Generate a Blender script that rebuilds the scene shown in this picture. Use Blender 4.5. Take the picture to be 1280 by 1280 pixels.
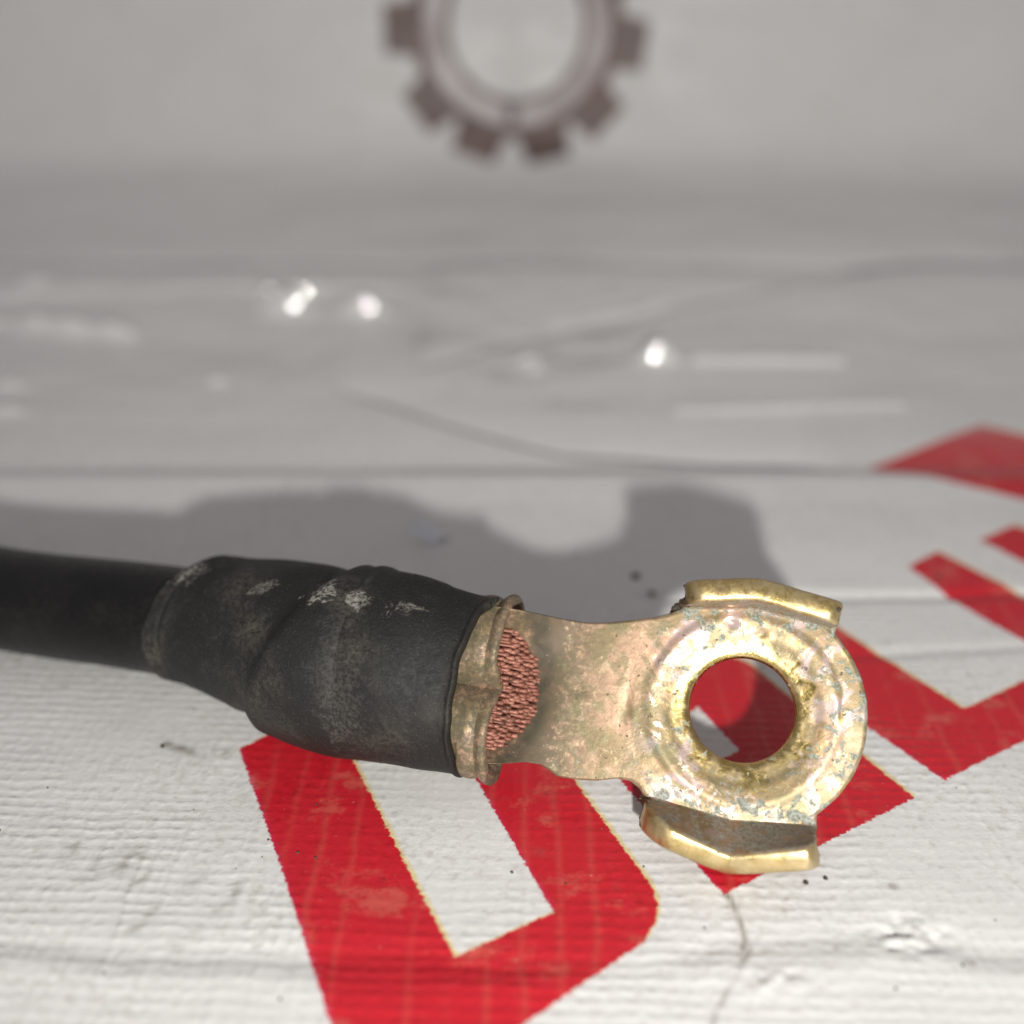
import bpy, bmesh, math, random
import numpy as np
from mathutils import Matrix, Vector, noise as mnoise

random.seed(7); np.random.seed(7)
for o in list(bpy.data.objects): bpy.data.objects.remove(o, do_unlink=True)
scene = bpy.context.scene
col = scene.collection
MM = 0.001                      # all modelling is done in millimetres

# ------------------------------------------------------------------ camera
cam_d = bpy.data.cameras.new('camera'); cam = bpy.data.objects.new('camera', cam_d); col.objects.link(cam)
cam.location = (0, 0, 0.066)
cam.rotation_euler = (math.radians(90 - 32), 0, 0)
cam_d.sensor_width = 36; cam_d.lens = 36 * 1283 / 1280
cam_d.clip_start = 0.002; cam_d.clip_end = 50
cam_d.dof.use_dof = True; cam_d.dof.focus_distance = 0.0835; cam_d.dof.aperture_fstop = 10.5
scene.camera = cam

# ------------------------------------------------------------------ world, lamps, exposure
world = bpy.data.worlds.new('World'); scene.world = world; world.use_nodes = True
bg = world.node_tree.nodes['Background']
bg.inputs[0].default_value = (1.0, 0.945, 1.0, 1); bg.inputs[1].default_value = 0.28

def aim(o, target):
    o.rotation_euler = (Vector(target) - o.location).to_track_quat('-Z', 'Y').to_euler()
key_d = bpy.data.lights.new('key_lamp', 'SPOT'); key = bpy.data.objects.new('key_lamp', key_d); col.objects.link(key)
key.location = (0.0155, -0.064, 0.068)
key_d.energy = 1.17; key_d.color = (1.0, 0.985, 0.935); key_d.shadow_soft_size = 0.0036
key_d.spot_size = math.radians(140); key_d.spot_blend = 0.9
aim(key, (0.045, 0.150, 0.0))

scene.view_settings.view_transform = 'Standard'; scene.view_settings.look = 'None'
scene.view_settings.gamma = 1; scene.view_settings.use_curve_mapping = False
scene.view_settings.exposure = 0.0
scene.render.engine = 'CYCLES'
scene.cycles.max_bounces = 5; scene.cycles.diffuse_bounces = 3; scene.cycles.glossy_bounces = 3; scene.cycles.transmission_bounces = 0

# ------------------------------------------------------------------ helpers
def link(o, parent=None):
    col.objects.link(o)
    if parent is not None: o.parent = parent
    return o

def mesh_np(name, V, Q, mat, parent=None, smooth=True, attrs=None):
    """V (n,3) in mm, Q (m,4) quads."""
    me = bpy.data.meshes.new(name)
    V = np.asarray(V, np.float64) * MM; Q = np.asarray(Q, np.int32)
    me.vertices.add(len(V)); me.vertices.foreach_set('co', V.astype(np.float32).ravel())
    k = Q.shape[1]
    me.loops.add(Q.size); me.loops.foreach_set('vertex_index', Q.ravel())
    me.polygons.add(len(Q)); me.polygons.foreach_set('loop_start', np.arange(0, Q.size, k, dtype=np.int32))
    me.update(calc_edges=True); me.validate()
    if smooth: me.polygons.foreach_set('use_smooth', np.ones(len(me.polygons), bool))
    for n, a in (attrs or {}).items():
        a = np.asarray(a, np.float32)
        if a.ndim == 1:
            at = me.attributes.new(n, 'FLOAT', 'POINT'); at.data.foreach_set('value', a)
        else:
            at = me.attributes.new(n, 'FLOAT_VECTOR', 'POINT'); at.data.foreach_set('vector', a.ravel())
    if mat: me.materials.append(mat)
    return link(bpy.data.objects.new(name, me), parent)

def grid_quads(na, nb, closed_a=False, off=0):
    a = np.arange(na if closed_a else na - 1); b = np.arange(nb - 1)
    A, B = np.meshgrid(a, b, indexing='ij'); A2 = (A + 1) % na
    return np.stack([A * nb + B, A2 * nb + B, A2 * nb + B + 1, A * nb + B + 1], -1).reshape(-1, 4) + off

def smooth01(x): x = np.clip(x, 0, 1); return x * x * (3 - 2 * x)

def _hash(ix, iy, iz, seed):
    h = (ix * 374761393 + iy * 668265263 + iz * 2147483647 + seed * 1274126177) & 0xffffffff
    h = ((h ^ (h >> 13)) * 1274126177) & 0xffffffff
    return ((h ^ (h >> 16)) & 0xffff) / 32767.5 - 1
def vnoise(x, y, z=0.0, seed=0):
    """vectorised value noise in -1..1"""
    x, y, z = np.broadcast_arrays(np.asarray(x, float), np.asarray(y, float), np.asarray(z, float))
    ix, iy, iz = [np.floor(q).astype(np.int64) for q in (x, y, z)]
    fx, fy, fz = x - ix, y - iy, z - iz
    fx, fy, fz = [q * q * q * (q * (q * 6 - 15) + 10) for q in (fx, fy, fz)]
    r = 0
    for dx in (0, 1):
        for dy in (0, 1):
            for dz in (0, 1):
                w = (fx if dx else 1 - fx) * (fy if dy else 1 - fy) * (fz if dz else 1 - fz)
                r = r + w * _hash(ix + dx, iy + dy, iz + dz, seed)
    return r
def fbm(x, y, z=0.0, oct=4, seed=0):
    r = 0; a = 1; s = 0
    for i in range(oct):
        r = r + a * vnoise(x * 2 ** i, y * 2 ** i, np.asarray(z) * 2 ** i, seed + i * 17); s += a; a *= .5
    return r / s

def poly_sd(px, py, poly):
    """signed distance to a polygon, negative inside"""
    P = np.asarray(poly, float); n = len(P)
    d = np.full(px.shape, 1e9); ins = np.zeros(px.shape, bool)
    for i in range(n):
        a = P[i]; b = P[(i + 1) % n]; e = b - a
        wx = px - a[0]; wy = py - a[1]
        t = np.clip((wx * e[0] + wy * e[1]) / (e @ e), 0, 1)
        d = np.minimum(d, (wx - e[0] * t) ** 2 + (wy - e[1] * t) ** 2)
        c = ((a[1] > py) != (b[1] > py))
        if abs(e[1]) > 1e-9: ins ^= c & (px < e[0] * (py - a[1]) / e[1] + a[0])
    d = np.sqrt(d); return np.where(ins, -d, d)
def line_d(px, py, pts):
    P = np.asarray(pts, float); d = np.full(px.shape, 1e9)
    for a, b in zip(P[:-1], P[1:]):
        e = b - a; wx = px - a[0]; wy = py - a[1]
        t = np.clip((wx * e[0] + wy * e[1]) / (e @ e), 0, 1)
        d = np.minimum(d, (wx - e[0] * t) ** 2 + (wy - e[1] * t) ** 2)
    return np.sqrt(d)

class NT:
    """small node-building helper"""
    def __init__(s, name):
        s.m = bpy.data.materials.new(name); s.m.use_nodes = True; s.t = s.m.node_tree
        s.b = s.t.nodes['Principled BSDF']
    def node(s, ty, **kw):
        n = s.t.nodes.new(ty)
        for k, v in kw.items(): setattr(n, k, v)
        return n
    def put(s, sock, v):
        if isinstance(v, bpy.types.NodeSocket): s.t.links.new(v, sock)
        elif v is not None:
            if hasattr(sock.default_value, '__len__') and not hasattr(v, '__len__'): v = (v,) * len(sock.default_value)
            if hasattr(sock.default_value, '__len__') and len(sock.default_value) == 4 and len(v) == 3: v = (*v, 1)
            sock.default_value = v
    def math(s, op, a, b=None, c=None, clamp=False):
        n = s.node('ShaderNodeMath', operation=op); n.use_clamp = clamp
        for i, v in enumerate((a, b, c)):
            if v is not None: s.put(n.inputs[i], v)
        return n.outputs[0]
    def vmath(s, op, a, b=None, out=0):
        n = s.node('ShaderNodeVectorMath', operation=op); s.put(n.inputs[0], a)
        if b is not None: s.put(n.inputs[1], b)
        return n.outputs[out]
    def step(s, v, lo, hi, a=0.0, b=1.0):
        n = s.node('ShaderNodeMapRange', interpolation_type='SMOOTHSTEP')
        s.put(n.inputs[0], v); n.inputs[1].default_value = lo; n.inputs[2].default_value = hi
        n.inputs[3].default_value = a; n.inputs[4].default_value = b
        return n.outputs[0]
    def noise(s, vec, scale, detail=4, rough=.55, dist=0, out=0):
        n = s.node('ShaderNodeTexNoise'); s.put(n.inputs['Vector'], vec)
        n.inputs['Scale'].default_value = scale; n.inputs['Detail'].default_value = detail
        n.inputs['Roughness'].default_value = rough; n.inputs['Distortion'].default_value = dist
        return n.outputs[out]
    def vor(s, vec, scale, feature='F1', out=0):
        n = s.node('ShaderNodeTexVoronoi', feature=feature); s.put(n.inputs['Vector'], vec); n.inputs['Scale'].default_value = scale
        return n.outputs[out]
    def mix(s, f, a, b, blend='MIX'):
        n = s.node('ShaderNodeMix', data_type='RGBA', blend_type=blend)
        s.put(n.inputs[0], f); s.put(n.inputs[6], a); s.put(n.inputs[7], b); return n.outputs[2]
    def lerp(s, f, a, b):
        n = s.node('ShaderNodeMix', data_type='FLOAT')
        s.put(n.inputs[0], f); s.put(n.inputs[2], a); s.put(n.inputs[3], b); return n.outputs[0]
    def attr(s, name, out='Fac'): return s.node('ShaderNodeAttribute', attribute_name=name).outputs[out]
    def objmm(s):
        return s.vmath('SCALE_', None) if False else s._objmm()
    def _objmm(s):
        tc = s.node('ShaderNodeTexCoord'); n = s.node('ShaderNodeVectorMath', operation='SCALE')
        s.t.links.new(tc.outputs['Object'], n.inputs[0]); n.inputs['Scale'].default_value = 1000
        return n.outputs[0]
    def xyz(s, v):
        n = s.node('ShaderNodeSeparateXYZ'); s.put(n.inputs[0], v); return n.outputs
    def vec(s, x, y, z):
        n = s.node('ShaderNodeCombineXYZ'); s.put(n.inputs[0], x); s.put(n.inputs[1], y); s.put(n.inputs[2], z); return n.outputs[0]
    def bump(s, h, dist_mm, strength=1.0, normal=None):
        n = s.node('ShaderNodeBump'); n.inputs['Strength'].default_value = strength
        n.inputs['Distance'].default_value = dist_mm * MM; s.put(n.inputs['Height'], h)
        if normal is not None: s.put(n.inputs['Normal'], normal)
        return n.outputs[0]
    def out(s, **kw):
        for k, v in kw.items(): s.put(s.b.inputs[k.replace('_', ' ')], v)
        return s.m

# ================================================================== THE BANNER
# profile across the depth: flat, a pressed crease, a soft roll, then hanging up at the back (depth, height)
PROF = [(-140, 0), (-60, 0), (0, 0), (40, 0), (80, 0), (104, 0), (110, .25), (113.5, .45), (116.5, -.45), (119, -.45), (126, .2), (140, 1.0), (156, 1.8),
        (168, 3.6), (175, 5.0), (180, 5.2), (185, 4.0), (190, 2.9), (198, 4.2), (211, 7.2), (221, 10), (227, 14), (230.5, 21), (233, 33),
        (236, 50), (240, 75), (246, 120), (250, 165)]
def catmull(P, per=24):
    P = np.asarray(P, float); out = []
    Q = np.vstack([2 * P[0] - P[1], P, 2 * P[-1] - P[-2]])
    for i in range(1, len(Q) - 2):
        p0, p1, p2, p3 = Q[i - 1:i + 3]
        for t in np.arange(per) / per:
            out.append(.5 * ((2 * p1) + (p2 - p0) * t + (2 * p0 - 5 * p1 + 4 * p2 - p3) * t * t + (3 * p1 - p0 - 3 * p2 + p3) * t ** 3))
    out.append(P[-1]); return np.array(out)
prof = catmull(PROF)
arc = np.concatenate([[0], np.cumsum(np.hypot(*np.diff(prof, axis=0).T))])
arc -= np.interp(0, prof[:200, 0], arc[:200])      # arc length = depth on the flat part
def prof_at(sv): return np.interp(sv, arc, prof[:, 0]), np.interp(sv, arc, prof[:, 1])
S_WALL = float(arc[np.argmin(np.abs(prof[:, 0] - 234) + np.abs(prof[:, 1] - 38.6))])

# printed lettering: outlines on the sheet (x, arc length) in mm
LETTERS = [
    ([(-24.2, 66.0), (-15.1, 73.1), (-3.3, 82.5), (1.0, 84.5), (2.2, 81.0), (-1.0, 76.5), (5.8, 61.4), (9.8, 53.4), (10.7, 51.6), (11.0, 50.2), (10.8, 48.7), (9.7, 46.8), (3.3, 42.2), (-2.5, 38.0), (-11.2, 38.0), (-14.7, 45.9), (-18.7, 54.7)],
     [(-14.1, 65.1), (-8.9, 54.7), (-4.1, 45.5), (3.1, 49.3), (0.0, 55.9), (-3.3, 63.0), (-8.4, 73.7), (-17.0, 69.7)]),
    ([(16.1, 50.8), (33.8, 60.4), (31.2, 64.7), (23.2, 77.7), (19.7, 80.1), (9.7, 75.1), (5.4, 70.7), (9.8, 61.4)],
     [(17.3, 71.4), (20.2, 65.9), (15.7, 63.3), (12.6, 68.1)]),
    ([(37.0, 62.3), (45.8, 67.1), (57.8, 73.8), (75, 83), (70, 91), (61.8, 81.8), (49.2, 75.1), (42.0, 71.2), (33.7, 83.1), (32.0, 85.6), (27.7, 80.5), (25.7, 79.0), (32.1, 69.1)], None),
    ([(44.3, 94.1), (48.6, 97.0), (55.1, 89.0), (61.5, 81.2), (57.4, 73.1), (51.8, 81.2), (47.9, 86.9)], None),
    ([(54.4, 99.5), (59.7, 102.6), (68.6, 95.4), (64.5, 87.2), (57.7, 95.1)], None),
    ([(46.6, 117.3), (65.5, 128.2), (80.8, 119.7), (74.4, 104.9), (64.9, 107.5), (54.9, 112.5)], None),
]
def letters_sd(x, s_):
    d = np.full(x.shape, 50.0)
    near = (s_ > 30) & (s_ < 135) & (np.abs(x) < 95)
    X = x[near]; S = s_[near]; D = np.full(X.shape, 50.0)
    for o, i in LETTERS:
        q = poly_sd(X, S, o)
        if i is not None: q = np.maximum(q, -poly_sd(X, S, i))
        D = np.minimum(D, q)
    d[near] = D; return d
# printed gear: centre on the hanging part of the sheet
GX, GS = 0.9, S_WALL
TEETH = [181, 219, 250, 285, 316, 352, 28, 64, 102, 141]
def gear_sd(x, s_):
    px, py = (x - GX) / 1.035, (s_ - GS) / 1.035; r = np.hypot(px, py); d = r - 21.4
    for t in TEETH:
        a = math.radians(t); ex, ey = math.cos(a), math.sin(a)
        al = px * ex + py * ey; ac = -px * ey + py * ex
        hw = 5.3 - .10 * (al - 20)
        d = np.minimum(d, np.maximum(np.maximum(np.abs(ac) - hw, al - 26.6), 10 - al))
    return d, r

xs = np.unique(np.round(np.concatenate([np.arange(-190, -62, 1.2), np.arange(-62, 72, .28), np.arange(72, 200, 1.2)]), 3))
ss = np.unique(np.round(np.concatenate([np.arange(-130, 30, 2.0), np.arange(30, 128, .26), np.arange(128, 180, .28), np.arange(180, 300, .7), np.arange(300, arc[-1] - 1, 2.5)]), 3))
X, S = np.meshgrid(xs, ss, indexing='ij')
yy, zz = prof_at(ss)
ty, tz = np.gradient(yy, ss), np.gradient(zz, ss); L = np.hypot(ty, tz); ty /= L; tz /= L
# relief: broad waves, pressed horizontal creases, diagonal folds of the stiff sheet
W = .30 * fbm(X / 38, S / 26, oct=3, seed=3) * smooth01((S - 15) / 60)
W += .05 * fbm(X / 6, S / 4.5, oct=3, seed=5)
W += .9 * fbm(X / 40, S / 17, oct=3, seed=9) * smooth01((S - 118) / 25)
W += .30 * fbm(X / 11, S / 6, oct=3, seed=29) * smooth01((S - 125) / 25) * (1 - smooth01((S - 205) / 25))
def crease(pts, depth, w, wob=.8, seed=1):
    d = line_d(X + wob * vnoise(X / 7, S / 7, seed=seed), S + wob * vnoise(X / 9, S / 9, seed=seed + 3), pts)
    return depth * np.exp(-(d / w) ** 2)
W += crease([(-200, 45.5), (-60, 46.5), (-12, 45.2), (30, 46.6), (120, 46)], -.14, 1.1, 1.2, 11)
W += crease([(-200, 44.0), (-60, 44.6), (-12, 43.2), (30, 44.6), (120, 44)], .11, 1.3, 1.2, 13)
W += crease([(14, 88.4), (40, 89.3), (70, 88.6), (160, 90)], -.35, .8, .8, 21)
W += crease([(30, 78.4), (52, 79.6), (90, 80)], -.16, .8, .8, 23)
def fold(pts, depth, run, back, fade):
    P_ = np.asarray(pts, float); t = S - np.interp(X, P_[:, 0], P_[:, 1]) - .5 * vnoise(X / 8, 0 * X, seed=int(P_[0, 1]))
    env = smooth01((X - P_[0, 0]) / fade) * smooth01((P_[-1, 0] - X) / fade)
    return -depth * env * smooth01(t / run) * np.exp(-np.clip(t, 0, None) / back)       # drops away from the lamp, then recovers
W += fold([(-28, 140), (-8.9, 126.9), (6.4, 119.8), (27.2, 117.0), (44, 116)], 2.6, 1.7, 7, 8)
W += fold([(-18, 143), (0, 151.6), (28.4, 165), (92, 188)], 2.8, 2.2, 8, 12)
W += fold([(-120, 132), (-70, 133), (-30, 131)], .35, 1.5, 6, 30)
W += fold([(20, 135), (60, 138), (130, 136)], .5, 1.5, 6, 25)
W += crease([(28, 147), (51, 147.6)], 1.25, .8, .3, 49)
W += crease([(24, 133), (56, 133.6)], .7, .9, .3, 55)
W += crease([(6, 163), (20, 166), (27, 170)], .9, 1.0, .6, 57)
W += crease([(-92, 158.5), (-76, 158.8), (-61, 157)], 1.3, .9, 1.2, 53)
W += crease([(-100, 170), (-55, 172), (-20, 174)], .9, 1.8, 1.2, 59)
W += crease([(-200, 192), (-60, 190), (40, 191), (200, 189)], -1.6, 2.0, .8, 51)
# small sharp puckers of the film shaped so that the lamp glints towards the camera
for gx, gs, w, k in [(-41.5, 168.6, 1.5, 2.05), (-37.8, 164.6, 2.4, 1.65), (-36.6, 170, 1.9, 1.45), (-34.0, 171.5, 1.6, 1.33), (-25, 165, 2.4, 1.36), (22.5, 147.2, 1.9, 2.03)]:
    B = k * w * np.exp(-((X - gx) / (w * 1.5)) ** 2 - ((S - gs) / (w * .55)) ** 2)
    W = W * (1 - .85 * np.clip(B / w, 0, 1)) + B
for gx, gs, w, k in [(-83, 173, 2.6, .9), (-78, 158.5, 2.0, .8), (-72, 157.6, 2.0, .8), (-65, 157, 1.6, .8), (-44, 140.5, 1.0, 1.0), (-72, 132, 1.6, .7), (-75, 140, 1.6, .7), (2.5, 147, 1.2, 1.2), (3.5, 145, .9, 1.2)]:
    W += k * w * np.exp(-((X - gx) / (w * 1.5)) ** 2 - ((S - gs) / (w * .8)) ** 2)
# crumpled patch of scuffed film in the near right corner
cr = np.exp(-((X - 28.5) / 3.2) ** 2 - ((S - 47.2) / 1.6) ** 2) + .7 * np.exp(-((X - 18.2) / 2.6) ** 2 - ((S - 43.4) / .9) ** 2)
W += cr * .55 * fbm(X / 1.1, S / .7, oct=3, seed=61)
Y = yy[None, :] - tz[None, :] * W; Z = zz[None, :] + ty[None, :] * W
sd_m = letters_sd(X, S); sd_y = letters_sd(X - .24, S - .22)
gd, gr = gear_sd(X, S)
# grime with a shape of its own: streaks, cracks, rubbed spots
gm = np.zeros_like(X)
def streak(pts, w, amt, wob=.5, seed=0, brk=.5):
    P_ = np.asarray(pts, float); q = 3 * w + 2 * wob + 1
    i0, i1 = np.searchsorted(xs, [P_[:, 0].min() - q, P_[:, 0].max() + q]); j0, j1 = np.searchsorted(ss, [P_[:, 1].min() - q, P_[:, 1].max() + q])
    x_, s_ = X[i0:i1, j0:j1], S[i0:i1, j0:j1]
    d = line_d(x_ + wob * vnoise(x_ / 1.7, s_ / 1.7, seed=seed), s_ + wob * .6 * vnoise(x_ / 2.1, s_ / 2.1, seed=seed + 2), pts)
    gm[i0:i1, j0:j1] = np.maximum(gm[i0:i1, j0:j1], amt * np.exp(-(d / w) ** 2) * np.clip(brk + 1.2 * (fbm(x_ / 1.1, s_ / .7, oct=3, seed=seed + 5) + .35), 0, 1))
streak([(16.4, 50.8), (16.6, 48), (16.9, 46)], .22, .75, .4, 71)
streak([(16.9, 46), (15.2, 43), (13.6, 40.6), (12, 37)], .20, .55, .5, 73)
streak([(-31.5, 66.6), (-27.6, 65.6), (-24.6, 65.2)], .50, .75, .9, 75, .25)
streak([(-21.5, 70.6), (-19.4, 68.2)], .28, .55, .6, 77, .3)
for i in range(9):
    a = -34 + i * 1.6 + random.uniform(-1, 1); b = 58 - i * 1.2 + random.uniform(-3, 3)
    streak([(a, b), (a - .9, b - 1.7)], .50, .45, .6, 80 + i, .15)
for a, b in [(26.4, 48.6), (30, 47), (32.5, 45), (18, 43.6), (19.6, 43.0), (29.2, 51.5), (23.5, 46.2), (34, 58)]:
    streak([(a, b), (a + random.uniform(-.8, .8), b + random.uniform(-.3, .3))], .28, .6, .5, int(a * 10), .1)

for i_ in range(16):
    a_ = random.uniform(-42, 42); b_ = random.uniform(40, 64)
    streak([(a_, b_), (a_ + random.uniform(-2.5, 2.5), b_ + random.uniform(-.5, .5))], random.uniform(.15, .55), random.uniform(.10, .26), .9, 200 + i_, .05)

n = NT('banner_vinyl')
fab = n.attr('fabric', 'Vector'); fx, fs, _ = n.xyz(fab)
low = n.xyz(n.attr('variation', 'Vector')); wob, wob2, wbr = low[0], low[1], low[2]
low2 = n.xyz(n.attr('blotch', 'Vector')); patch, tint, wearlow = low2[0], low2[1], low2[2]
rib_ph = n.math('ADD', n.math('MULTIPLY', fs, 1.0), n.math('ADD', n.math('MULTIPLY', wob, .45), n.math('MULTIPLY', fx, .03)))
war_s = n.math('SINE', n.math('MULTIPLY', n.math('ADD', n.math('MULTIPLY', fx, .62), n.math('MULTIPLY', wob, .5)), 2 * math.pi))
rib_ph = n.math('ADD', rib_ph, n.math('MULTIPLY', war_s, .025))
rib = n.math('SINE', n.math('MULTIPLY', rib_ph, 2 * math.pi))
rib = n.math('ADD', n.math('MULTIPLY', rib, .5), .5)
war_ph = n.math('ADD', n.math('MULTIPLY', fx, .93), n.math('MULTIPLY', wob, .55))
war = n.math('ADD', n.math('MULTIPLY', n.math('SINE', n.math('MULTIPLY', war_ph, 2 * math.pi)), .5), .5)
rib_amp = n.step(patch, .25, .7, .25, 1.0)
micro = n.noise(n.vec(n.math('MULTIPLY', fx, 1.8), n.math('MULTIPLY', fs, 2.4), 0), 1.2, 2, .65)
hgt = n.math('MULTIPLY', n.math('MULTIPLY', n.math('POWER', rib, 1.5), rib_amp), n.math('ADD', n.math('MULTIPLY', n.math('ADD', war_s, 1.0), .18), n.math('ADD', n.math('MULTIPLY', wob2, .75), .12)))
hgt = n.math('ADD', hgt, n.math('MULTIPLY', micro, .50))
hgt = n.math('ADD', hgt, n.math('MULTIPLY', n.math('MULTIPLY', n.math('POWER', war, 1.5), n.step(wob2, .2, .8)), .55))
hgt = n.math('ADD', hgt, n.math('MULTIPLY', wbr, .6))
thr = n.math('POWER', n.math('ABSOLUTE', n.math('SINE', n.math('MULTIPLY', n.math('ADD', fx, n.math('ADD', n.math('MULTIPLY', wob, .5), n.math('MULTIPLY', patch, .5))), math.pi / 2.7))), 14.0)
thr = n.math('MULTIPLY', thr, n.step(wbr, .2, .7))
hgt = n.math('ADD', hgt, n.math('MULTIPLY', thr, .75))
nrm = n.bump(hgt, .050, .9)
# inks: magenta plate and a slightly shifted yellow plate
jag = n.math('MULTIPLY', n.math('SUBTRACT', micro, .5), .62)
jag = n.math('ADD', jag, n.math('MULTIPLY', n.math('SUBTRACT', rib, .5), .05))
mk_m = n.step(n.math('ADD', n.attr('print_magenta'), jag), -.10, .10, 1, 0)
mk_y = n.step(n.math('ADD', n.attr('print_yellow'), jag), -.12, .14, 1, 0)
wear = wearlow
wear = n.math('MULTIPLY', n.step(n.math('ADD', wear, n.math('MULTIPLY', n.math('SUBTRACT', micro, .5), .5)), .62, .95), .11)
wear = n.math('MAXIMUM', wear, n.math('MULTIPLY', n.step(micro, .70, .78), .40))
thread = n.math('MULTIPLY', thr, .045)
wear = n.math('MAXIMUM', wear, thread)
ink_m = n.math('MULTIPLY', mk_m, n.math('SUBTRACT', 1.0, wear))
ink_y = n.math('MULTIPLY', mk_y, n.math('SUBTRACT', 1.0, wear))
white = n.mix(tint, (.66, .65, .63), (.72, .715, .70))
fine = n.noise(n.vec(fx, n.math('MULTIPLY', fs, 1.3), 1), 1.0, 4, .7)
white = n.mix(n.step(n.math('ADD', fine, n.math('MULTIPLY', n.math('SUBTRACT', tint, .5), .22)), .50, .74, 0, .50), white, (.46, .43, .37))
c = n.mix(ink_m, white, n.mix(1.0, white, (.77, .022, .075), 'MULTIPLY'))
c = n.mix(ink_y, c, n.mix(1.0, c, (1.0, .86, .48), 'MULTIPLY'))
gmask = n.math('MULTIPLY', n.step(n.attr('gear_distance'), -.5, .5, 1, 0), n.step(n.attr('gear_radius'), 13.0, 13.8))
gring = n.math('MULTIPLY', n.step(n.attr('gear_radius'), 14.6, 15.4), n.step(n.attr('gear_radius'), 18.2, 19.0, 1, 0))
gcol = n.mix(n.step(tint, .35, .65), (.125, .085, .076), (.185, .130, .118))
c = n.mix(gmask, c, gcol)
c = n.mix(n.math('MULTIPLY', gring, n.step(patch, .30, .55, .65, .95)), c, (.60, .56, .55))
c = n.mix(n.math('MULTIPLY', n.attr('gear_key'), .9), c, (.115, .085, .082))
c = n.mix(n.attr('grime'), c, (.15, .12, .08))
rgh = n.lerp(n.step(fs, 105, 128), n.step(wob, .3, .7, .34, .50), n.math('ADD', n.step(tint, .3, .7, .12, .30), n.step(fs, 184, 200, 0, .26)))
banner_mat = n.out(Base_Color=c, Roughness=rgh, Normal=nrm, Specular_IOR_Level=.5, Coat_Weight=n.math('MULTIPLY', n.step(fs, 112, 130), n.step(fs, 184, 196, 1, 0)), Coat_Roughness=.04, Coat_IOR=1.8)
kx, ks = X - GX, S - GS
h01 = lambda q: .5 + .62 * q
V1 = np.stack([h01(fbm(X / 2.8, S / 2.8, oct=3, seed=101)), h01(fbm(X / .8, S / .8, oct=2, seed=102)), h01(fbm(X / 2.2, S / 26, oct=2, seed=103))], -1).reshape(-1, 3)
V2 = np.stack([h01(fbm(X / 11, S / 11, oct=3, seed=104)), h01(fbm(X / 9, S / 7, oct=4, seed=105)), h01(fbm(X / 3.0, S / 2.0, oct=4, seed=106))], -1).reshape(-1, 3)
key_mask = ((np.abs(kx - (-1.0)) < 1.2) & (np.abs(ks + 16.8) < 2.2)).astype(float)
banner = mesh_np('banner_sheet', np.stack([X, Y, Z], -1).reshape(-1, 3), grid_quads(len(xs), len(ss)), banner_mat,
    attrs=dict(variation=V1, blotch=V2, fabric=np.stack([X, S, 0 * X], -1).reshape(-1, 3), print_magenta=sd_m.ravel(), print_yellow=sd_y.ravel(),
               gear_distance=gd.ravel(), gear_radius=gr.ravel(), gear_key=key_mask.ravel(), grime=gm.ravel()))
banner['kind'] = 'structure'
banner['label'] = 'white woven vinyl banner printed with red letters and a grey gear'

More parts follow.
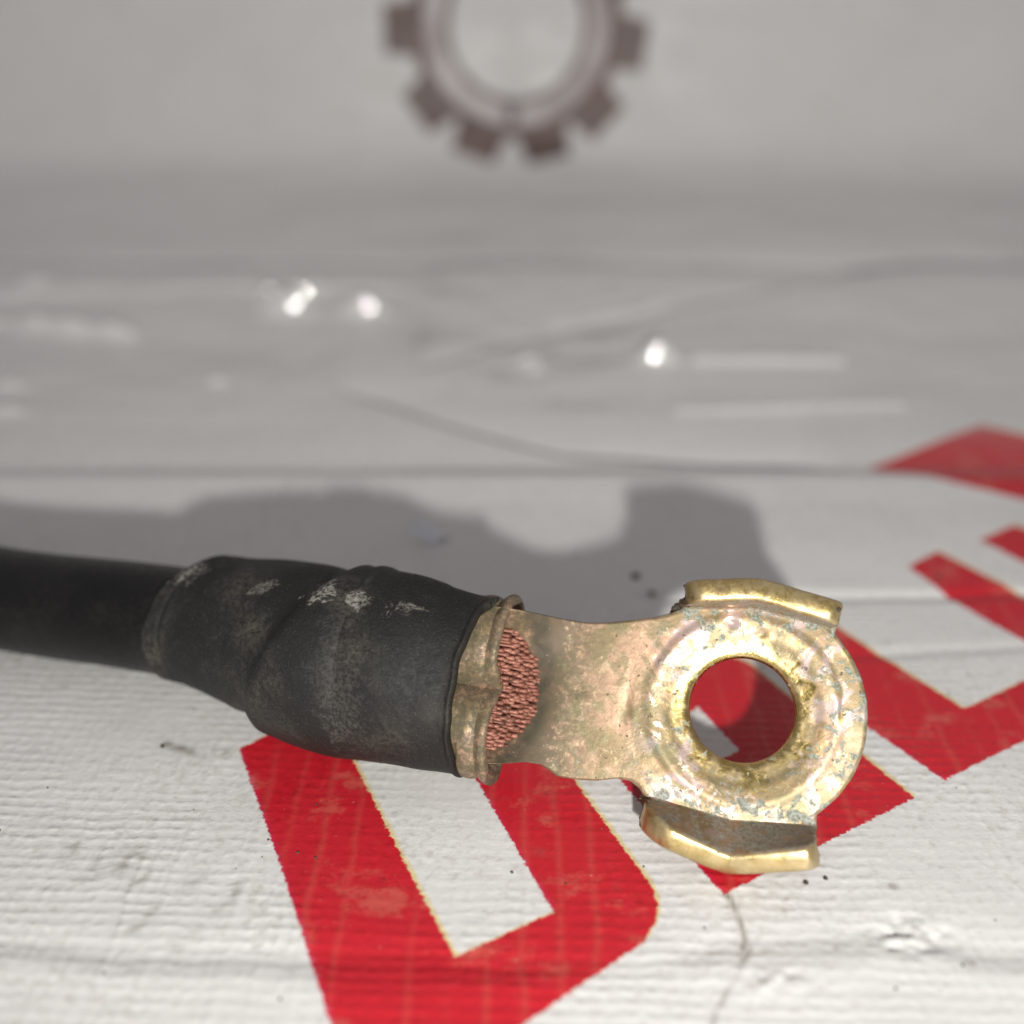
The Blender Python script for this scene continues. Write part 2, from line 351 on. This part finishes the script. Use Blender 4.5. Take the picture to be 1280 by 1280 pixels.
# ================================================================== MATERIALS OF THE CABLE
def plated_metal(name, worn_attr=False):
    n = NT(name); p = n.objmm(); u, v, w = n.xyz(p)
    r = n.math('SQRT', n.math('ADD', n.math('MULTIPLY', u, u), n.math('MULTIPLY', v, v)))
    n1 = n.noise(p, .24, 3, .5, .8); n2 = n.noise(p, .60, 3, .52, .8); n3 = n.noise(p, 4.0, 3, .6)
    n4 = n.noise(n.vmath('ADD', p, (13, 5, 2)), .36, 3, .52, 1.2); n5 = n.noise(n.vmath('ADD', p, (-7, 31, 2)), 1.0, 4, .6, .8)
    head = n.step(u, -9.5, -5)
    tan = n.mix(n.step(n1, .40, .60), (.285, .210, .110), (.47, .305, .200))
    tan = n.mix(n.step(n2, .48, .60, 0, .7), tan, (.20, .175, .09))
    tan = n.mix(n.math('MULTIPLY', n.step(n4, .50, .62, 0, .8), head), tan, (.47, .355, .345))
    tan = n.mix(n.step(n5, .57, .66, 0, .6), tan, (.56, .43, .27))
    gold = n.mix(n.step(n2, .3, .7), (.50, .375, .125), (.66, .50, .24))
    ring = n.step(n.math('ADD', r, n.math('MULTIPLY', n.math('SUBTRACT', n2, .5), 7.0)), 4.6, 6.6, 1, 0)
    gl = n.math('MAXIMUM', ring, n.math('MULTIPLY', n.step(n5, .56, .64, 0, .85), n.math('MULTIPLY', head, n.step(n1, .42, .56))))
    if worn_attr: gl = n.math('MAXIMUM', gl, n.attr('worn'))
    c = n.mix(gl, tan, gold)
    bur = n.math('MULTIPLY', n.math('MULTIPLY', n.step(n5, .545, .60), n.step(n4, .46, .53)), n.math('MULTIPLY', n.step(r, 5.0, 6.0), n.step(r, 8.0, 9.0, 1, 0)))
    c = n.mix(bur, c, (.68, .52, .44)); gl = n.math('MAXIMUM', gl, bur)
    # green-grey bloom, strongest towards the folded wings and the free end
    vg = n.math('ADD', n.math('MULTIPLY', n.step(n.math('ABSOLUTE', v), 4.5, 9), .13), n.math('MULTIPLY', n.step(u, 3.5, 8.5), .07))
    pat = n.math('MULTIPLY', n.step(n.math('ADD', n.noise(n.vmath('ADD', p, (3, -9, 4)), .95, 4, .66, .6), vg), .58, .68), n.math('ADD', n.math('MULTIPLY', head, .8), .15))
    if worn_attr: pat = n.math('MULTIPLY', n.math('MAXIMUM', pat, n.math('MULTIPLY', n.step(n2, .40, .52), n.step(n.math('ADD', u, n.math('MULTIPLY', n1, 4.0)), 0, 2.5))), n.math('SUBTRACT', 1.0, n.attr('worn')))
    c = n.mix(n.math('MULTIPLY', pat, .85), c, n.mix(n.step(n3, .35, .65), (.13, .15, .12), (.36, .42, .38)))
    # dirt by the strands, small dark specks
    soot = n.math('MULTIPLY', n.step(n.math('ADD', u, n.math('MULTIPLY', n2, 7.0)), -13.0, -5.5, 1, 0), n.step(n.math('ADD', n.noise(p, 1.8, 5, .75), n.step(n.math('ABSOLUTE', n.math('ADD', u, 16.4)), .4, 1.8, .16, 0)), .33, .55))
    specks = n.math('MULTIPLY', n.step(n.noise(p, 1.6, 4, .6), .64, .69), .8)
    fines = n.math('MULTIPLY', n.step(n.noise(p, 5.5, 2, .5), .63, .70), n.step(u, -8, -5, .55, .18))
    dirt = n.math('MAXIMUM', n.math('MAXIMUM', n.math('MULTIPLY', soot, .80), specks), fines)
    dirt = n.math('MULTIPLY', dirt, n.step(r, 4.6, 5.4))
    c = n.mix(dirt, c, (.075, .062, .040))
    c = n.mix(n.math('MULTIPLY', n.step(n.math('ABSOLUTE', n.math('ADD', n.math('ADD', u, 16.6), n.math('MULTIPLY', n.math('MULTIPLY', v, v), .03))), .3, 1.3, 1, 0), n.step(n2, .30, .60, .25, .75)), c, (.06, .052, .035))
    white = n.math('MULTIPLY', n.step(n3, .66, .72), n.step(n4, .46, .54))
    c = n.mix(n.math('MULTIPLY', white, .45), c, (.55, .55, .50))
    if worn_attr: c = n.mix(n.math('MULTIPLY', n.math('MULTIPLY', n.math('SUBTRACT', 1.0, n.attr('worn')), n.math('SUBTRACT', 1.0, n.attr('plain'))), .42), c, (.26, .155, .085))
    rough = n.lerp(gl, .48, n.step(n5, .3, .7, .18, .38)); rough = n.math('ADD', rough, n.math('MULTIPLY', n.math('MAXIMUM', pat, dirt), .25), clamp=True)
    met = n.lerp(gl, .45, 1.0); met = n.math('MULTIPLY', met, n.math('SUBTRACT', 1.0, n.math('MAXIMUM', n.math('MULTIPLY', pat, .8), n.math('MULTIPLY', dirt, .8))))
    h = n.math('ADD', n.math('MULTIPLY', n2, .9), n.math('ADD', n.math('MULTIPLY', n3, .30), n.math('MULTIPLY', n5, .6)))
    return n.out(Base_Color=c, Roughness=rough, Metallic=met, Normal=n.bump(h, .045, .8))
brass = plated_metal('plated_brass'); brass_wing = plated_metal('plated_brass_wing', True)

def rubber(name, base, dust, amt, scuffs=(), r0=.55, r1=.75):
    n = NT(name); p = n.objmm()
    n1 = n.noise(p, .16, 4, .55); n2 = n.noise(p, 2.2, 4, .7); n3 = n.noise(p, 5.5, 3, .6)
    d = n.math('MULTIPLY', n.step(n1, .42, .72), n.step(n2, .30, .70)); d = n.math('MULTIPLY', d, amt)
    grain = n.math('MULTIPLY', n.step(n3, .55, .72), n.step(n1, .35, .6, .30, .85))
    d = n.math('MAXIMUM', d, n.math('MULTIPLY', grain, amt))
    c = n.mix(d, base, dust)
    for (q, rad, st, a) in scuffs:
        dv = n.vmath('SUBTRACT', p, q); dv = n.vmath('MULTIPLY', dv, st)
        m_ = n.vmath('LENGTH', dv, out=1)
        m_ = n.math('ADD', m_, n.math('MULTIPLY', n.math('SUBTRACT', n.noise(n.vmath('MULTIPLY', p, (.6, 1, 1)), .9, 5, .7, 1.2), .5), rad * 3.4))
        k = n.math('MULTIPLY', n.step(m_, rad * .55, rad * 1.0, 1, 0), n.step(n.noise(p, 3.2, 4, .7), .36, .60))
        c = n.mix(n.math('MULTIPLY', k, a), c, (.34, .32, .28))
    h = n.math('ADD', n.math('MULTIPLY', n2, .6), n.math('MULTIPLY', n3, .3))
    return n.out(Base_Color=c, Roughness=n.step(n2, .3, .7, r0, r1), Specular_IOR_Level=.34, Normal=n.bump(h, .20, .7))

# ================================================================== THE CABLE
HC = np.array([18.63, 61.89, 8.41])          # centre of the bolt hole
TILT = math.radians(49)
u_ = np.array([.975, -.222, .0]); u_ /= np.linalg.norm(u_)
hz = np.array([-u_[1], u_[0], 0])            # horizontal, pointing away
v_ = hz * math.cos(TILT) + np.array([0, 0, 1]) * math.sin(TILT)
n_ = np.cross(u_, v_)
BASE = Vector((0.0186, 0.0620, 0.0))
root = link(bpy.data.objects.new('battery_cable', None)); root.location = BASE; root.empty_display_size = .01
root['label'] = 'black battery cable ending in a plated ring terminal, lying on the white banner'; root['category'] = 'cable'
INV = Matrix.Translation(-BASE)

def child(o): o.parent = root; o.matrix_parent_inverse = INV; return o
def to_w(p): p = np.asarray(p, float); return HC + p[..., 0:1] * u_ + p[..., 1:2] * v_ + p[..., 2:3] * n_
M_term = Matrix(((u_[0], v_[0], n_[0], HC[0] * MM), (u_[1], v_[1], n_[1], HC[1] * MM), (u_[2], v_[2], n_[2], HC[2] * MM), (0, 0, 0, 1)))

# ---- ring terminal: plate with hole, local axes = (along, across, normal)
RH, RO, TH = 4.2, 9.75, 1.7
def outline():
    P = []
    for a in np.linspace(-54, 54, 60): P.append((RO * math.cos(math.radians(a)), RO * math.sin(math.radians(a))))
    P += [(5.6, 8.2), (3, 8.5), (0, 8.8), (-3, 8.5), (-4.9, 8.3), (-5.4, 8.0), (-6.0, 7.45), (-6.9, 7.0), (-8.2, 6.7), (-10, 6.55), (-13, 6.5), (-16.5, 6.6), (-18, 6.65), (-21, 6.7)]
    P += [(-21, -6.2), (-18.4, -5.85), (-17, -5.55), (-15.6, -5.6), (-14.9, -5.95), (-14.3, -6.35), (-11, -6.6), (-9.4, -6.5), (-8.3, -6.7), (-7.4, -7.3), (-6.7, -8.2), (-6.2, -8.6), (-3, -8.8), (0, -9.0), (3, -8.8), (5.6, -8.3)]
    return np.array(P)
def neck_dv(u): return -1.25 * smooth01((-5.5 - np.asarray(u, float)) / 9.0)   # the neck leaves the head slightly askew
OUT = outline()
def ray_r(ang):
    d = np.array([math.cos(ang), math.sin(ang)]); best = 0
    for a, b in zip(OUT, np.roll(OUT, -1, 0)):
        e = b - a; den = d[0] * e[1] - d[1] * e[0]
        if abs(den) < 1e-9: continue
        t = (a[0] * e[1] - a[1] * e[0]) / den; q = (a[0] * d[1] - a[1] * d[0]) / den
        if t > 0 and -1e-6 <= q <= 1 + 1e-6: best = max(best, t)
    return best
angs = np.unique(np.concatenate([np.linspace(-math.pi, math.pi, 420, endpoint=False), np.linspace(math.pi - .75, math.pi, 110, endpoint=False), np.linspace(-math.pi, -math.pi + .75, 110)]))
rr = np.array([ray_r(a) for a in angs])
rr = rr + .06 * fbm(np.cos(angs) * rr / 1.3, np.sin(angs) * rr / 1.3, oct=3, seed=4)
kr = np.concatenate([np.linspace(0, .12, 12, endpoint=False), np.linspace(.12, .90, 44, endpoint=False), np.linspace(.90, 1, 14)])
R_ = RH + (rr[:, None] - RH) * kr[None, :]
U = np.cos(angs)[:, None] * R_; V = np.sin(angs)[:, None] * R_
din = R_ - RH; dout = rr[:, None] - R_
def lip(d, r): k = np.clip(d / r, 0, 1); return 1 - np.sqrt(np.clip(1 - (1 - k) ** 2, 0, 1))
def plate_form(U, V):
    f = smooth01((-14.2 - U) / 5.0)
    h = f * (.105 * V * V - 1.25)                                   # the floor turns into the crimp trough
    h = h + .08 * fbm(U / 6, V / 6, oct=2, seed=8)
    return h
form = plate_form(U, V)
top = form + .0
rad = np.hypot(U, V)
top = top - .45 * smooth01((7.0 - rad) / 2.4) + .10 * np.exp(-((rad - 7.3) / .5) ** 2)   # seat worn by the washer
top = top + .016 * np.sin(rad * 5.2 + 1.5 * fbm(U / 4, V / 4, oct=2, seed=77)) * smooth01((rad - 4.8) / .8) * smooth01((8.8 - rad) / 1.0)
top = top + .018 * fbm(U / 1.1, V / 1.1, oct=4, seed=14)
for a, b, w, h in [(-9.3, -.5, .35, -.16), (7.6, 1.2, .18, -.12), (-1.6, 6.9, .5, -.18), (.8, 6.3, .45, -.15)]:
    top = top + h * np.exp(-((U - a) / w) ** 2 - ((V - b) / (w * 4 if abs(a) > 5 else w * .8)) ** 2)
top = top - .50 * lip(din, .75) - .32 * lip(dout, .40)
bot = form - TH + .35 * lip(din, .5) + .32 * lip(dout, .40)
na, nb = U.shape
V = V + neck_dv(U)
Vt = np.stack([U, V, top], -1).reshape(-1, 3); Vb = np.stack([U, V, bot], -1).reshape(-1, 3)
N0 = na * nb
Q = [grid_quads(na, nb, True), grid_quads(na, nb, True, N0)[:, ::-1]]
i = np.arange(na); j = (i + 1) % na
Q.append(np.stack([i * nb + nb - 1, i * nb + nb - 1 + N0, j * nb + nb - 1 + N0, j * nb + nb - 1], -1)[:, ::-1])
Q.append(np.stack([i * nb, i * nb + N0, j * nb + N0, j * nb], -1))
term = mesh_np('ring_terminal', np.vstack([Vt, Vb]), np.vstack(Q), brass)
child(term); term.matrix_basis = M_term
term['label'] = 'gold and tan plated ring terminal with green bloom round its bolt hole'

def sheet_solid(name, P, e, half, er, mat, parent, attrs=None, f=.75):
    """P (na,nb,3) middle surface, e distance to the free rim, half thickness, er edge radius"""
    ga = np.gradient(P, axis=0); gb = np.gradient(P, axis=1); nn = np.cross(ga, gb); nn /= np.linalg.norm(nn, axis=-1, keepdims=True) + 1e-12
    k = np.clip(e / er, 0, 1); h = half * ((1 - f) + f * np.sqrt(np.clip(1 - (1 - k) ** 2, 0, 1)))
    A = P + nn * h[..., None]; B = P - nn * h[..., None]
    na, nb = e.shape; N = na * nb
    Q = [grid_quads(na, nb), grid_quads(na, nb, off=N)[:, ::-1]]
    def strip(ix):
        a = ix[:-1]; b = ix[1:]; return np.stack([a, a + N, b + N, b], -1)
    ar = np.arange(nb); br = np.arange(na)
    Q += [strip(ar), strip((na - 1) * nb + ar)[:, ::-1], strip(br * nb)[:, ::-1], strip(br * nb + nb - 1)]
    at = {k_: np.concatenate([w[0].ravel(), w[1].ravel()]) for k_, w in (attrs or {}).items()}
    o = mesh_np(name, np.vstack([A.reshape(-1, 3), B.reshape(-1, 3)]), np.vstack(Q), mat, parent, attrs=at)
    bm = bmesh.new(); bm.from_mesh(o.data); bmesh.ops.recalc_face_normals(bm, faces=bm.faces); bm.to_mesh(o.data); bm.free()
    return o

def wing(sign, a0, a1, flare, kink, hgt_, seed, ramp_l, ramp_r, v0):
    na, nb = 90, 46
    a = np.linspace(a0, a1, na)[:, None] * np.ones((1, nb)); b = np.linspace(0, 1, nb)[None, :] * np.ones((na, 1))
    tent = 1 - np.sqrt((a - .1) ** 2 + .04) / 6.3
    kl = np.clip((a - a0) / ramp_l, 0, 1); k2 = np.clip((a1 - a) / ramp_r, 0, 1)
    scl = np.sqrt(np.clip(1 - (1 - kl) ** 2, 0, 1)); scr = np.sqrt(np.clip(1 - (1 - k2) ** 2, 0, 1))
    r = 1.25; ang = math.radians(90) - np.radians(flare + kink * tent)
    La = r * ang; Lt = La + hgt_ * (.22 + .78 * scl) * (.62 + .38 * scr)
    lead = .7; l = b * (Lt + lead) - lead
    th = np.clip(l, 0, La) / r
    out = np.minimum(l, 0) + r * np.sin(th) + np.clip(l - La, 0, None) * np.cos(ang)
    up = r * (1 - np.cos(th)) + np.clip(l - La, 0, None) * np.sin(ang)
    v = (v0 + .75 * tent + out + .06 * fbm(a / 2, b * 2, seed=seed)) * sign
    P = np.stack([a + 0 * b, v, up - TH / 2 - .13], -1)
    e = np.minimum(np.minimum((a - a0) * 1.2 + .02, (a1 - a) * 1.2 + .02), (1 - b) * Lt)
    worn = smooth01((.34 - (1 - b) * Lt) / .30)
    worn = worn * .8
    plain = smooth01((.30 - b) / .14)
    return sheet_solid('retaining_wing', P, e, TH / 2 + .10, .36, brass_wing, term, dict(worn=(worn, worn), plain=(plain, plain)), f=.32)
w1 = wing(-1, -6.9, 6.6, 14, 20, 4.1, 3, 2.6, 1.0, 7.75); w1['label'] = 'lower wing with a brown and green inner face and bright rim'
w2 = wing(1, -5.6, 6.6, 2, 8, 2.6, 5, 1.4, 1.2, 7.3); w2['label'] = 'upper wing with a gold rim and blackened end'

def crimp_tab(sign, seed):
    sec = catmull([(-5.2, -1.5), (-6.3, -.7), (-6.9, .8), (-6.5, 2.4), (-5.0, 3.6), (-3.1, 4.05), (-1.5, 3.6), (-.35, 2.5), (-.2, 1.8)], 6)
    us = np.concatenate([np.linspace(-34, -22, 14, endpoint=False), np.linspace(-22, -19.5, 34)])
    A, B = np.meshgrid(us, np.arange(len(sec)), indexing='ij')
    sv, sn = sec[B.astype(int), 0], sec[B.astype(int), 1]
    bell = .50 * np.exp(-((A + 19.5) / .55) ** 2) - .18 * np.exp(-((A + 20.55) / .35) ** 2) + .14 * np.exp(-((A + 21.4) / .5) ** 2) - .5 * smooth01((-30 - A) / 4)
    k = 1 + bell / 5.5
    v = sv * k * (-sign) * (1.0 if sign < 0 else 1.02); nn = (sn - 1.0) * k + 1.0
    lipu = .45 * np.clip(1 - (sn / 2.7), -.5, 1) * smooth01((A + 23) / 3.5)          # front lip leans back towards the crown
    P = np.stack([A + lipu + .10 * vnoise(sv, sn, seed=seed), v - 1.25, nn + .05 * fbm(A, sv, seed=seed)], -1)
    nb = len(sec); e = np.minimum((us[-1] - A), (nb - 1 - B) * .35)
    worn = np.clip(.25 + .6 * smooth01((.5 - e) / .5), 0, 1)
    return sheet_solid('crimp_tab', P, e, .48, .40, brass, term)
crimp_tab(-1, 2); crimp_tab(1, 6)

# ---- copper strands: hundreds of hair-thin wires, cut on a slant
n = NT('bare_copper'); p = n.objmm(); t = n.attr('tone')
c = n.mix(t, (.25, .095, .065), (.47, .215, .155)); c = n.mix(n.math('MULTIPLY', n.attr('side'), .65), c, (.16, .05, .03))  # strand sides painted darker, shade of the gaps between wires
c = n.mix(n.step(n.noise(p, .9, 3), .50, .66, 0, .6), c, (.07, .035, .022))
copper = n.out(Base_Color=c, Roughness=.5, Metallic=.4)
Vs, Qs, tone, side = [], [], [], []
pitch = .44; k = 0
for iv in range(-13, 14):
    for jn in range(0, 14):
        v = (iv + (jn % 2) * .5) * pitch + random.uniform(-.13, .13); w = -.75 + jn * pitch * .87 + random.uniform(-.12, .12)
        crown = 2.9 - .8 * math.exp(-(v / .8) ** 2) - .045 * v * v
        if w > crown or abs(v) > 5.0 or w < -1.1 + .09 * v * v: continue
        ue = -16.6 - .98 * (w + .7) - .020 * v * v + random.uniform(-.12, .12)
        r = random.uniform(.19, .23); b0 = len(Vs)
        du = random.uniform(-.12, .12); dv = random.uniform(-.1, .1); tn = random.random()
        for q, (uu, rr_) in enumerate(((-28, r), (ue - .10, r), (ue, r * .72))):
            for s_ in range(6):
                a = s_ * math.pi / 3
                sl = (0 if q == 0 else -.95 * rr_ * math.sin(a))
                Vs.append((uu + sl, v - 1.25 + rr_ * math.cos(a) + (dv if q else 0), w + rr_ * math.sin(a) + (du if q else 0)))
                tone.append(tn); side.append(0 if q == 2 else 1)
        Vs.append((ue + .05, v - 1.25 + dv, w + du)); tone.append(tn); side.append(0)
        for q in range(2):
            for s_ in range(6):
                s2 = (s_ + 1) % 6; Qs.append((b0 + q * 6 + s_, b0 + q * 6 + s2, b0 + q * 6 + 6 + s2, b0 + q * 6 + 6 + s_))
        for s_ in (0, 2, 4): Qs.append((b0 + 18, b0 + 12 + s_, b0 + 12 + (s_ + 1) % 6, b0 + 12 + (s_ + 2) % 6))
strands = mesh_np('copper_strands', Vs, Qs, copper, term, smooth=False, attrs=dict(tone=tone, side=side)); strands['kind'] = 'stuff'
strands['label'] = 'cut ends of bare copper strands in the crimp'

# ---- insulation and heat-shrink sleeve: lofts along the axis of the cable
def loft(name, secs, mat, nth=120, per=14, wall=None, start_cut=None, end_cut=None, lump=None):
    """secs: (centre xyz, half width across, half height normal)"""
    A = catmull(np.array([[*c_, a, b] for c_, a, b in secs], float), per)
    C = A[:, :3]; T = np.gradient(C, axis=0); T /= np.linalg.norm(T, axis=1, keepdims=True)
    th = np.linspace(0, 2 * math.pi, nth, endpoint=False)
    m = len(C); out = np.zeros((nth, m, 3))
    for q in range(m):
        vq = v_ - T[q] * (v_ @ T[q]); vq /= np.linalg.norm(vq); nq = np.cross(T[q], vq)
        o = np.outer(np.cos(th) * A[q, 3], vq) + np.outer(np.sin(th) * A[q, 4], nq)
        out[:, q] = C[q] + o
        if lump is not None:
            d = lump(th, q / (m - 1), C[q]); rn = o / np.linalg.norm(o, axis=1, keepdims=True); out[:, q] += rn * d[:, None]
    if start_cut is not None:
        f = np.clip(1 - np.arange(m) / (m * .25), 0, 1); out += (f[None, :, None] * start_cut(th)[:, None, None]) * T[0]
    if end_cut is not None:
        f = np.clip(1 - (m - 1 - np.arange(m)) / (m * .18), 0, 1); out += (f[None, :, None] * end_cut(th)[:, None, None]) * T[-1]
    if wall is None:
        return mesh_np(name, out.reshape(-1, 3), grid_quads(nth, m, True), mat)
    cc = out.mean(0)[None]; d = out - cc; d /= np.linalg.norm(d, axis=-1, keepdims=True)
    inn = out - d * wall
    # rounded ends: outer, end ring slightly inset, inner
    Vv = np.concatenate([inn[:, :1], out - d * 0, inn[:, ::-1]], 1)
    Vv[:, 1] -= d[:, 0] * wall * .25; Vv[:, m] -= d[:, -1] * wall * .2
    return mesh_np(name, Vv.reshape(-1, 3), grid_quads(nth, Vv.shape[1], True), mat)

def tp(a, b, c_): return tuple(to_w(np.array([a, b, c_])))
cable_mat = rubber('cable_rubber', (.0035, .0032, .003), (.10, .095, .085), .14,
                   [((-45.5, 78.6, 11.3), 1.0, (.6, 1, 1), .7), ((-41, 77.5, 11.5), .8, (.5, 1, 1), .6)], .32, .5)
child(loft('cable_insulation', [((-190, 124, 5.1), 5.1, 5.1), ((-120, 103.5, 5.05), 5.05, 5.05), ((-70, 87.8, 5.0), 5.0, 5.0), ((-50.3, 81.5, 5.05), 5.0, 5.0),
      ((-35, 77.3, 6.0), 5.1, 5.1), ((-25, 74.2, 6.6), 5.2, 5.2), ((-16, 69.9, 7.6), 5.2, 5.0)], cable_mat,
      lump=lambda th, q, c_: .05 * fbm(np.cos(th) * 1.5 + c_[0] / 9, np.sin(th) * 1.5, seed=2)))
sleeve_mat = rubber('sleeve_rubber', (.011, .0105, .0095), (.12, .109, .088), .55,
    [((-15.5, 68.0, 15.8), 1.5, (.9, 1, .6), .75), ((-12.6, 67.0, 15.6), 1.0, (1, 1, .5), .65), ((-21, 70.5, 14.4), .9, (.5, 1, 1), .5), ((-8.6, 65.8, 15.1), 1.0, (.6, 1, 1), .5), ((-29.0, 75.5, 12.3), 1.6, (.6, 1, 1), .6), ((-14.0, 62.5, 12.0), 3.4, (1.6, .6, .5), .06), ((-13.2, 61.5, 9.0), 3.2, (1.6, .6, .5), .05)])
def lump(th, q, c_):
    x = c_[0]; cs, sn = np.cos(th), np.sin(th)
    d = .09 * fbm(cs * 1.6 + x / 6, sn * 1.6, x / 5, seed=3) + .035 * fbm(cs * 4 + x / 2, sn * 4, x / 2, seed=5)
    t = x - (-16.9 + 2.6 * cs)                                                        # diagonal fold where the hidden barrel begins
    d = d + .50 * smooth01((t + .5) / 1.3) * np.exp(-np.clip(t - .8, 0, None) / 4.5) - .22 * np.exp(-((t + 1.2) / 1.1) ** 2)
    t2 = x - (-9.5 - 2.2 * cs)
    d = d + .22 * np.exp(-(t2 / .5) ** 2) * smooth01((cs + .3) / .6)
    d = d + .20 * smooth01((q - .965) / .03) + .22 * smooth01((.10 - q) / .05)
    t3 = x - (-27.0 - 2.0 * sn); d = d + .10 * np.exp(-(t3 / .6) ** 2) * smooth01((sn + .2) / .5)
    return d
sleeve = loft('heat_shrink_sleeve', [((-31.5, 76.6, 6.4), 5.75, 5.75), ((-29.5, 76.2, 6.55), 6.0, 6.0), ((-27.5, 75.5, 6.7), 6.25, 6.2), ((-24.6, 74.2, 6.95), 6.65, 6.6), ((-21.2, 72.5, 7.25), 7.2, 6.95),
      ((-18.3, 70.7, 7.6), 7.6, 7.3), ((-14.5, 68.6, 8.0), 7.95, 7.5), ((-11.4, 67.6, 8.3), 7.95, 7.0), (tp(-28, -.8, 1.6), 7.85, 6.3), (tp(-25.5, -1.05, 1.6), 7.6, 5.7), (tp(-23.2, -1.15, 1.6), 7.4, 5.3), (tp(-21.6, -1.2, 1.65), 7.35, 5.2)],
      sleeve_mat, nth=200, per=16, wall=.75, lump=lump,
      start_cut=lambda th: 2.9 + 1.8 * np.cos(th) - 2.6 * np.sin(th) + .2 * vnoise(np.cos(th) * 3, np.sin(th) * 3, seed=4),
      end_cut=lambda th: .9 * (.2 - np.sin(th)) + .8 * np.exp(-((th - .25) / .35) ** 2) + .15 * vnoise(np.cos(th) * 4, np.sin(th) * 4, seed=8))
child(sleeve); sleeve['label'] = 'dusty black shrink sleeve with pale scuffs'

# ================================================================== LOOSE BITS
n = NT('dry_dirt'); p = n.objmm(); dirt_mat = n.out(Base_Color=n.mix(n.noise(p, 2.0, 3), (.03, .025, .02), (.09, .07, .05)), Roughness=.9)
def crumb(bm, c_, r, flat=.6):
    q = bmesh.ops.create_icosphere(bm, subdivisions=1, radius=1)['verts']; s0 = random.random() * 50
    for w in q:
        f = 1 + .5 * mnoise.noise(w.co * 1.6 + Vector((s0, 0, 0)))
        w.co = Vector((c_[0] + w.co.x * r * f * random.uniform(.9, 1.3), c_[1] + w.co.y * r * f, c_[2] + w.co.z * r * f * flat)) * MM
def sheet_z(x, y):
    i = int(np.argmin(np.abs(xs - x))); j = int(np.argmin(np.abs(Y[i] - y))); return float(Z[i, j])
bm = bmesh.new()
for k in range(120):
    x = random.uniform(-45, 60); y = random.uniform(40, 112); r = random.uniform(.05, .14)
    crumb(bm, (x, y, sheet_z(x, y) + r * .35), r)
for x, y, r in [(13.6, 92, .5), (15.0, 89, .38), (31.0, 67.5, .2), (22.6, 51.8, .22), (24.2, 52.2, .2), (47, 92, .3), (-31, 66.2, .18)]:
    crumb(bm, (x, y, sheet_z(x, y) + r * .3), r)
me = bpy.data.meshes.new('grit'); bm.to_mesh(me); bm.free(); me.materials.append(dirt_mat)
grit = link(bpy.data.objects.new('grit', me)); grit['kind'] = 'stuff'; grit['label'] = 'dark dirt specks scattered over the white banner'; grit['category'] = 'dirt'
# black residue stuck to the terminal
bm = bmesh.new()
for k in range(46):
    t = random.random(); a = -6.4 + 2.0 * t + random.uniform(-.25, .25); v = 7.2 + 2.0 * t; w = -.9 + 1.8 * t + random.uniform(-.5, .3)
    crumb(bm, (a, v + random.uniform(-.1, .25), w), random.uniform(.10, .30), 1)
for a, v, w, r in [(3.0, 9.6, 2.3, .2), (6.2, 8.9, 2.4, .3), (6.4, 8.6, 1.2, .3), (5.2, 9.0, 2.6, .16)] : crumb(bm, (a, v, w), r, 1)
for k in range(26):
    a = random.uniform(-17, -7); crumb(bm, (a, 6.45 + float(neck_dv(a)) + random.uniform(-.10, .04), -1.0 + random.uniform(-.4, .6)), random.uniform(.06, .16), 1)
me = bpy.data.meshes.new('residue'); bm.to_mesh(me); bm.free(); me.materials.append(dirt_mat)
res = link(bpy.data.objects.new('residue', me), term); res['kind'] = 'stuff'; res['label'] = 'black residue caked on the upper edge of the terminal'
# shiny flake behind the cable
n = NT('shiny_flake'); flake_mat = n.out(Base_Color=(.80, .84, .86), Metallic=.0, Roughness=.2)
a = np.linspace(-1, 1, 12)[:, None]; b = np.linspace(-1, 1, 7)[None, :]
fx0, fy0 = -9.6, 99.2
P = np.stack([fx0 + 1.9 * a + .2 * b + .25 * np.sin(b * 3 + a), fy0 + 1.0 * b * (1 - .45 * a * a) + .3 * a, sheet_z(fx0, fy0) + .25 + 2.3 * smooth01((.55 - a) / 1.2) * (.45 + .55 * smooth01((b + 1) / 2)) + .25 * np.sin(a * 3 + b * 2)], -1)
fl = sheet_solid('film_flake', P, np.minimum(1 - np.abs(a) + 0 * b, 1 - np.abs(b) + 0 * a), .05, .1, flake_mat, None)
fl['label'] = 'small shiny flake lying on the banner behind the cable'; fl['category'] = 'flake'
